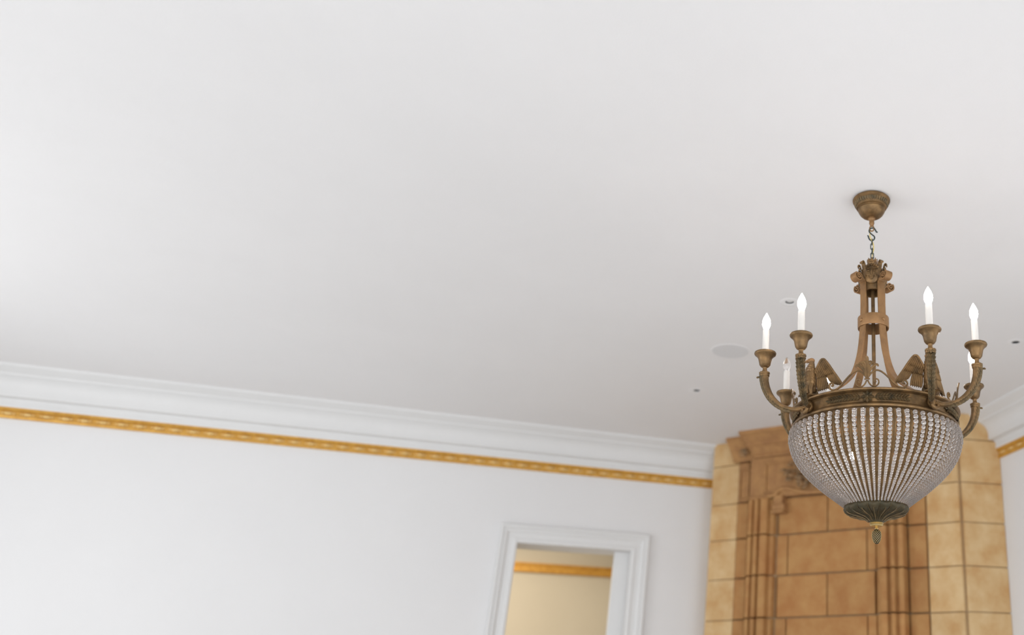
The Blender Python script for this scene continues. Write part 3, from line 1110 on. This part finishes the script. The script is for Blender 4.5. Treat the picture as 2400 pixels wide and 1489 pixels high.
def make_arm(sg):
    """sg=+1/-1: arm leaving the hub towards larger / smaller angle. Frame: hub along +x."""
    hub = Vector((.338, sg * .006, Z(2.711)))
    tip = Vector((.484 * math.cos(DEL), sg * .484 * math.sin(DEL), Z(2.846)))
    pts, rad = [], []
    dirh = Vector((tip.x - hub.x, tip.y - hub.y, 0))
    for q in range(8):
        t = q / 8 * .30
        pts.append(hub + dirh * t + Vector((0, 0, -.010 * math.sin(t / .30 * PI / 2))))
        rad.append(.0090 + .0020 * t)
    zb = Z(2.701)
    for q in range(17):
        a = PI / 2 * q / 16
        u = .30 + .70 * math.sin(a)
        pts.append(Vector((hub.x + dirh.x * u, hub.y + dirh.y * u, zb + (tip.z - zb) * (1 - math.cos(a)))))
        rad.append(.0093 + .0087 * (q / 16) ** 1.1)
    arm_me = MB().tube(pts, rad, 14).mesh('arm', MT['bronze'], 60)
    # leaf sheath on the outer, lower side
    sh = MB()
    dh = dirh.normalized()
    side = Vector((-dh.y, dh.x, 0))
    for i in range(9, len(pts) - 1):
        t = (pts[i + 1] - pts[i - 1]).normalized()
        nrm = t.cross(side).normalized()
        if nrm.dot(dh) < 0 and nrm.z > 0 or (nrm.dot(dh) - nrm.z) < 0:
            nrm = -nrm
        f = (i - 8) / 16
        wl = .011 + .012 * math.sin(PI * min(1, f * .9 + .1))
        for sd in (-1, 1):
            for layer in (.35, .8, 1.3):
                nn = (nrm * math.cos(layer * 1.15) + side * sd * math.sin(layer * 1.15)).normalized()
                n0 = (nrm * math.cos(layer * .35) + side * sd * math.sin(layer * .35)).normalized()
                b = pts[i] + n0 * (rad[i] * .93)
                e = pts[i] + t * (.018 + .010 * f) + nn * (rad[i] * 1.08)
                sh.leaf(b, e, (n0 + nn).normalized(), .0058, .0018, .0012)
        sh.leaf(pts[i] + nrm * rad[i] * .97, pts[i] + t * .014 + nrm * rad[i] * 1.0, nrm, .006, .002, .001)
    # curled leaf tip under the collar
    e = pts[-1] + Vector((0, 0, -.012))
    sh.leaf(e + dh * .016, e + dh * .030 + Vector((0, 0, .004)), (0, 0, 1), .008, .002, .003)
    sheath_me = sh.mesh('leaf_sheath', MT['patina'], 50)
    nub = MB().tube([tip + dh * .018 + Vector((0, 0, -.010)), tip + dh * .0285 + Vector((0, 0, -.009))], .0028, 8)
    nub.ball(tip + dh * .029 + Vector((0, 0, -.009)), .004, 8, 6)
    nub_me = nub.mesh('thumb_screw', MT['patina'], 50)
    x, y = tip.x, tip.y
    z = 2.846
    col_me = MB().lathe([(.0, Z(z - .006)), (.0185, Z(z - .006)), (.0205, Z(z - .002)), (.0195, Z(z + .003)), (.0215, Z(z + .006)), (.021, Z(z + .011)), (.013, Z(z + .013)), (.0095, Z(z + .020)), (.0085, Z(z + .027)),
                         (.0105, Z(z + .034)), (.0, Z(z + .034))], 28, cx=x, cy=y).mesh('socket_collar', MT['bronze'], 40)
    cup_me = MB().lathe([(.0, Z(z + .031)), (.010, Z(z + .032)), (.017, Z(z + .036)), (.0225, Z(z + .044)), (.0250, Z(z + .056)), (.0275, Z(z + .068)), (.0330, Z(z + .078)), (.0400, Z(z + .084)), (.0425, Z(z + .086)),
                         (.0445, Z(z + .0905)), (.0435, Z(z + .0955)), (.0400, Z(z + .0975)), (.036, Z(z + .096)), (.026, Z(z + .090)), (.0, Z(z + .089))], 36, cx=x, cy=y).mesh('drip_cup', MT['bronze'], 40)
    ro = MB()
    for q in range(40):
        a = 2 * PI * q / 40
        a2 = a + .16
        ro.tube([(x + .0415 * math.cos(a), y + .0415 * math.sin(a), Z(z + .0870)), (x + .0434 * math.cos((a + a2) / 2), y + .0434 * math.sin((a + a2) / 2), Z(z + .0915)),
                 (x + .0415 * math.cos(a2), y + .0415 * math.sin(a2), Z(z + .0965))], .0016, 5)
    rope_me = ro.mesh('rope_rim', MT['patina'], 50)
    slv = MB().lathe([(.0, Z(z + .089)), (.0138, Z(z + .089)), (.0138, Z(z + .150)), (.0132, Z(z + .1955)), (.0120, Z(z + .1975)), (.0, Z(z + .1975))], 20, cx=x, cy=y).mesh('candle_sleeve', MT['sleeve'], 40)
    bp_ = [(.0, Z(z + .196)), (.0095, Z(z + .197)), (.0120, Z(z + .204)), (.0160, Z(z + .214)), (.0175, Z(z + .224)), (.0165, Z(z + .236)), (.0120, Z(z + .250)), (.0065, Z(z + .261)), (.0022, Z(z + .270)), (.0, Z(z + .273))]
    lit = MB().lathe(bp_, 20, cx=x, cy=y).mesh('bulb', MT['bulb_lit'], 60)
    clear = MB().lathe([(r, q - (.0 if i < 8 else .006)) for i, (r, q) in enumerate(bp_)], 20, cx=x, cy=y).mesh('bulb', MT['clear'], 60)
    return arm_me, [('leaf_sheath', sheath_me), ('thumb_screw', nub_me), ('socket_collar', col_me), ('drip_cup', cup_me), ('rope_rim', rope_me), ('candle_sleeve', slv)], lit, clear


# hub scroll: cup-shaped volute below each pair of arms
hubm = MB()
u = []
for q in range(19):
    a = PI * .85 + PI * 1.35 * q / 18
    u.append((.352 + .006 * math.sin(PI * q / 18), .0175 * math.cos(a), Z(2.702) + .0195 * math.sin(a)))
hubm.tube(u, [.0068 + .002 * math.sin(PI * q / 18) for q in range(19)], 10)
hubm.ball((.338, 0, Z(2.710)), 1, 14, 10, (.016, .022, .024))
hubm.lathe([(.012, Z(2.735)), (.026, Z(2.744)), (.034, Z(2.749)), (.032, Z(2.754)), (.0, Z(2.754))], 20, cx=.338, cap=False)
for q in range(5):
    a = -1.1 + q * .55
    hubm.leaf((.356, .012 * math.sin(a), Z(2.746)), (.384 - .008 * abs(q - 2), .034 * math.sin(a), Z(2.752)), (0, 0, 1), .014, .002, .003)
hub_me = hubm.mesh('arm_hub', MT['bronze'], 55)


# eagle: frame with x outward, feet at origin
def feather(mb, O, U, W, b, t, wd, d0, d1, nrm, sh=None):
    P = lambda q, d: O + U * q[0] + W * q[1] + nrm * d
    mb.leaf(P(b, d0), P(t, d1), nrm, wd, .0019, .0015, sh or [(0, .6), (.3, .95), (.7, 1), (.92, .8), (1, .25)])


body = MB()
O = Vector((0, 0, 0))
spine = smoothpath([(-.012, 0, .020), (-.006, 0, .040), (.002, 0, .066), (.004, 0, .094), (.001, 0, .116), (-.001, .0, .134), (.001, 0, .148), (.002, 0, .157)], 5)
rr = [.008, .0175, .0225, .0225, .0165, .0115, .0115, .0065]
rad = []
for i in range(len(spine)):
    q = i / (len(spine) - 1) * (len(rr) - 1)
    a = int(min(q, len(rr) - 2))
    rad.append(rr[a] + (rr[a + 1] - rr[a]) * (q - a))
body.tube(spine, rad, 14)
for s in (-1, 1):
    body.tube([(.006, s * .010, .050), (.010, s * .011, .030), (.009, s * .011, .012), (.010, s * .011, .0)], [.012, .0095, .0065, .005], 10)
    for q in (-.6, 0, .6):
        body.tube([(.008, s * .011, .003), (.022 * math.cos(q) + .006, s * .011 + .014 * math.sin(q), .002)], [.0035, .002], 6)
tail = MB()
for q in range(7):
    a = (q - 3) * .14
    tail.leaf((-.010, .003 * (q - 3), .045), (-.022, .040 * math.sin(a) + .002 * (q - 3), -.012), (-1, 0, .2), .011, .0015, .002)
body_me = body.mesh('eagle', MT['bronze'], 60)
tail_me = tail.mesh('tail', MT['patina'], 50)
scl = MB()
for i in range(8):
    zz = .040 + i * .0105
    q = min(len(spine) - 1, int(i * 3.0) + 4)
    c, r = spine[q], rad[q]
    for k in range(12):
        a = -2.0 + 4.0 * (k + .5 * (i % 2)) / 12
        n_ = Vector((math.cos(a), math.sin(a), 0))
        scl.leaf(c + n_ * (r * .97) + Vector((0, 0, .007)), c + n_ * (r * 1.015) + Vector((0, 0, -.006)), n_, .0070, .0008, .0006)
scl_me = scl.mesh('breast_feathers', MT['bronze'], 50)


def make_head(turn):
    hd_ = MB()
    hd_.ball((0, 0, 0), 1, 14, 10, (.0145, .0105, .0115))
    hd_.tube([(.009, 0, .001), (.018, 0, .001), (.0235, 0, -.003), (.0245, 0, -.009)], [.0062, .0052, .0034, .0012], 8)
    hd_.tube([(.009, 0, -.004), (.016, 0, -.006), (.020, 0, -.008)], [.0045, .003, .0014], 8)
    for s_ in (-1, 1):
        hd_.ball((.008, s_ * .0085, .003), .0024, 6, 5)
        hd_.leaf((.0, s_ * .009, .007), (.014, s_ * .006, .0055), (0, s_, .6), .004, .001)
    ca, sa = math.cos(turn), math.sin(turn)
    hd_.mapv(lambda p: (p[0] * ca - p[1] * sa + .002, p[0] * sa + p[1] * ca, p[2] + .152))
    return hd_.mesh('head', MT['bronze_warm'], 60)


def make_wing(s_):
    wg = MB()
    U = Vector((-math.sin(math.radians(22)), s_ * math.cos(math.radians(22)), 0))
    W = Vector((0, 0, 1))
    nrm = Vector((math.cos(math.radians(22)), s_ * math.sin(math.radians(22)), 0))
    O = Vector((-.004, s_ * .008, 0))
    for both in (1, -1):
        nn = nrm * both
        for k in range(8):
            f = k / 7
            feather(wg, O, U, W, (.060 - .014 * f, .134 - .026 * f), (.132 - .052 * f, .027 + .020 * f * f), .0098, .001, .004 - .003 * f, nn)
        for k in range(6):
            f = k / 5
            feather(wg, O, U, W, (.046 - .028 * f, .104 - .014 * f), (.066 - .042 * f, .022 - .004 * f), .0105, .001, .003, nn)
        for k in range(11):
            f = k / 10
            feather(wg, O, U, W, (.060 - .046 * f, .136 - .034 * f), (.096 - .074 * f, .080 - .010 * f), .0085, .0035, .006, nn)
        for k in range(9):
            f = k / 8
            feather(wg, O, U, W, (.052 - .040 * f, .146 - .042 * f * f - .004 * f), (.078 - .062 * f, .108 - .018 * f), .0085, .0055, .0075, nn)
    lead = smoothpath([(.006, .100, 0), (.018, .118, 0), (.032, .144, 0), (.042, .150, 0), (.054, .143, 0), (.080, .108, 0), (.106, .068, 0), (.132, .030, 0)], 4)
    wg.tube([O + U * p.x + W * p.y for p in lead], [.0080 - .006 * i / len(lead) for i in range(len(lead))], 8)
    return wg.mesh('wing', MT['bronze'], 50)


wings = {1: make_wing(1), -1: make_wing(-1)}
heads = {k: make_head(k) for k in (-.9, .9)}
arms = {1: make_arm(1), -1: make_arm(-1)}
for k in range(4):
    ha = PI / 4 + k * PI / 2
    rot(link('arm_hub', hub_me, ch), ha)
    for sg in (1, -1):
        am, subs, lit, clear = arms[sg]
        o = rot(link('candle_arm', am, ch), ha)
        for nm, me in subs:
            link(nm, me, o)
        dead = (k == 2 and sg == 1)
        b = link('bulb', clear if dead else lit, o)
        if dead:
            b['label'] = 'unlit clear glass bulb'
    e = rot(link('eagle', body_me, ch), ha)
    e.location = (.326 * math.cos(ha), .326 * math.sin(ha), Z(2.752))
    link('tail', tail_me, e)
    link('breast_feathers', scl_me, e)
    link('head', heads[.9 if k in (0, 2) else -.9], e)
    for s_ in (1, -1):
        link('wing', wings[s_], e)
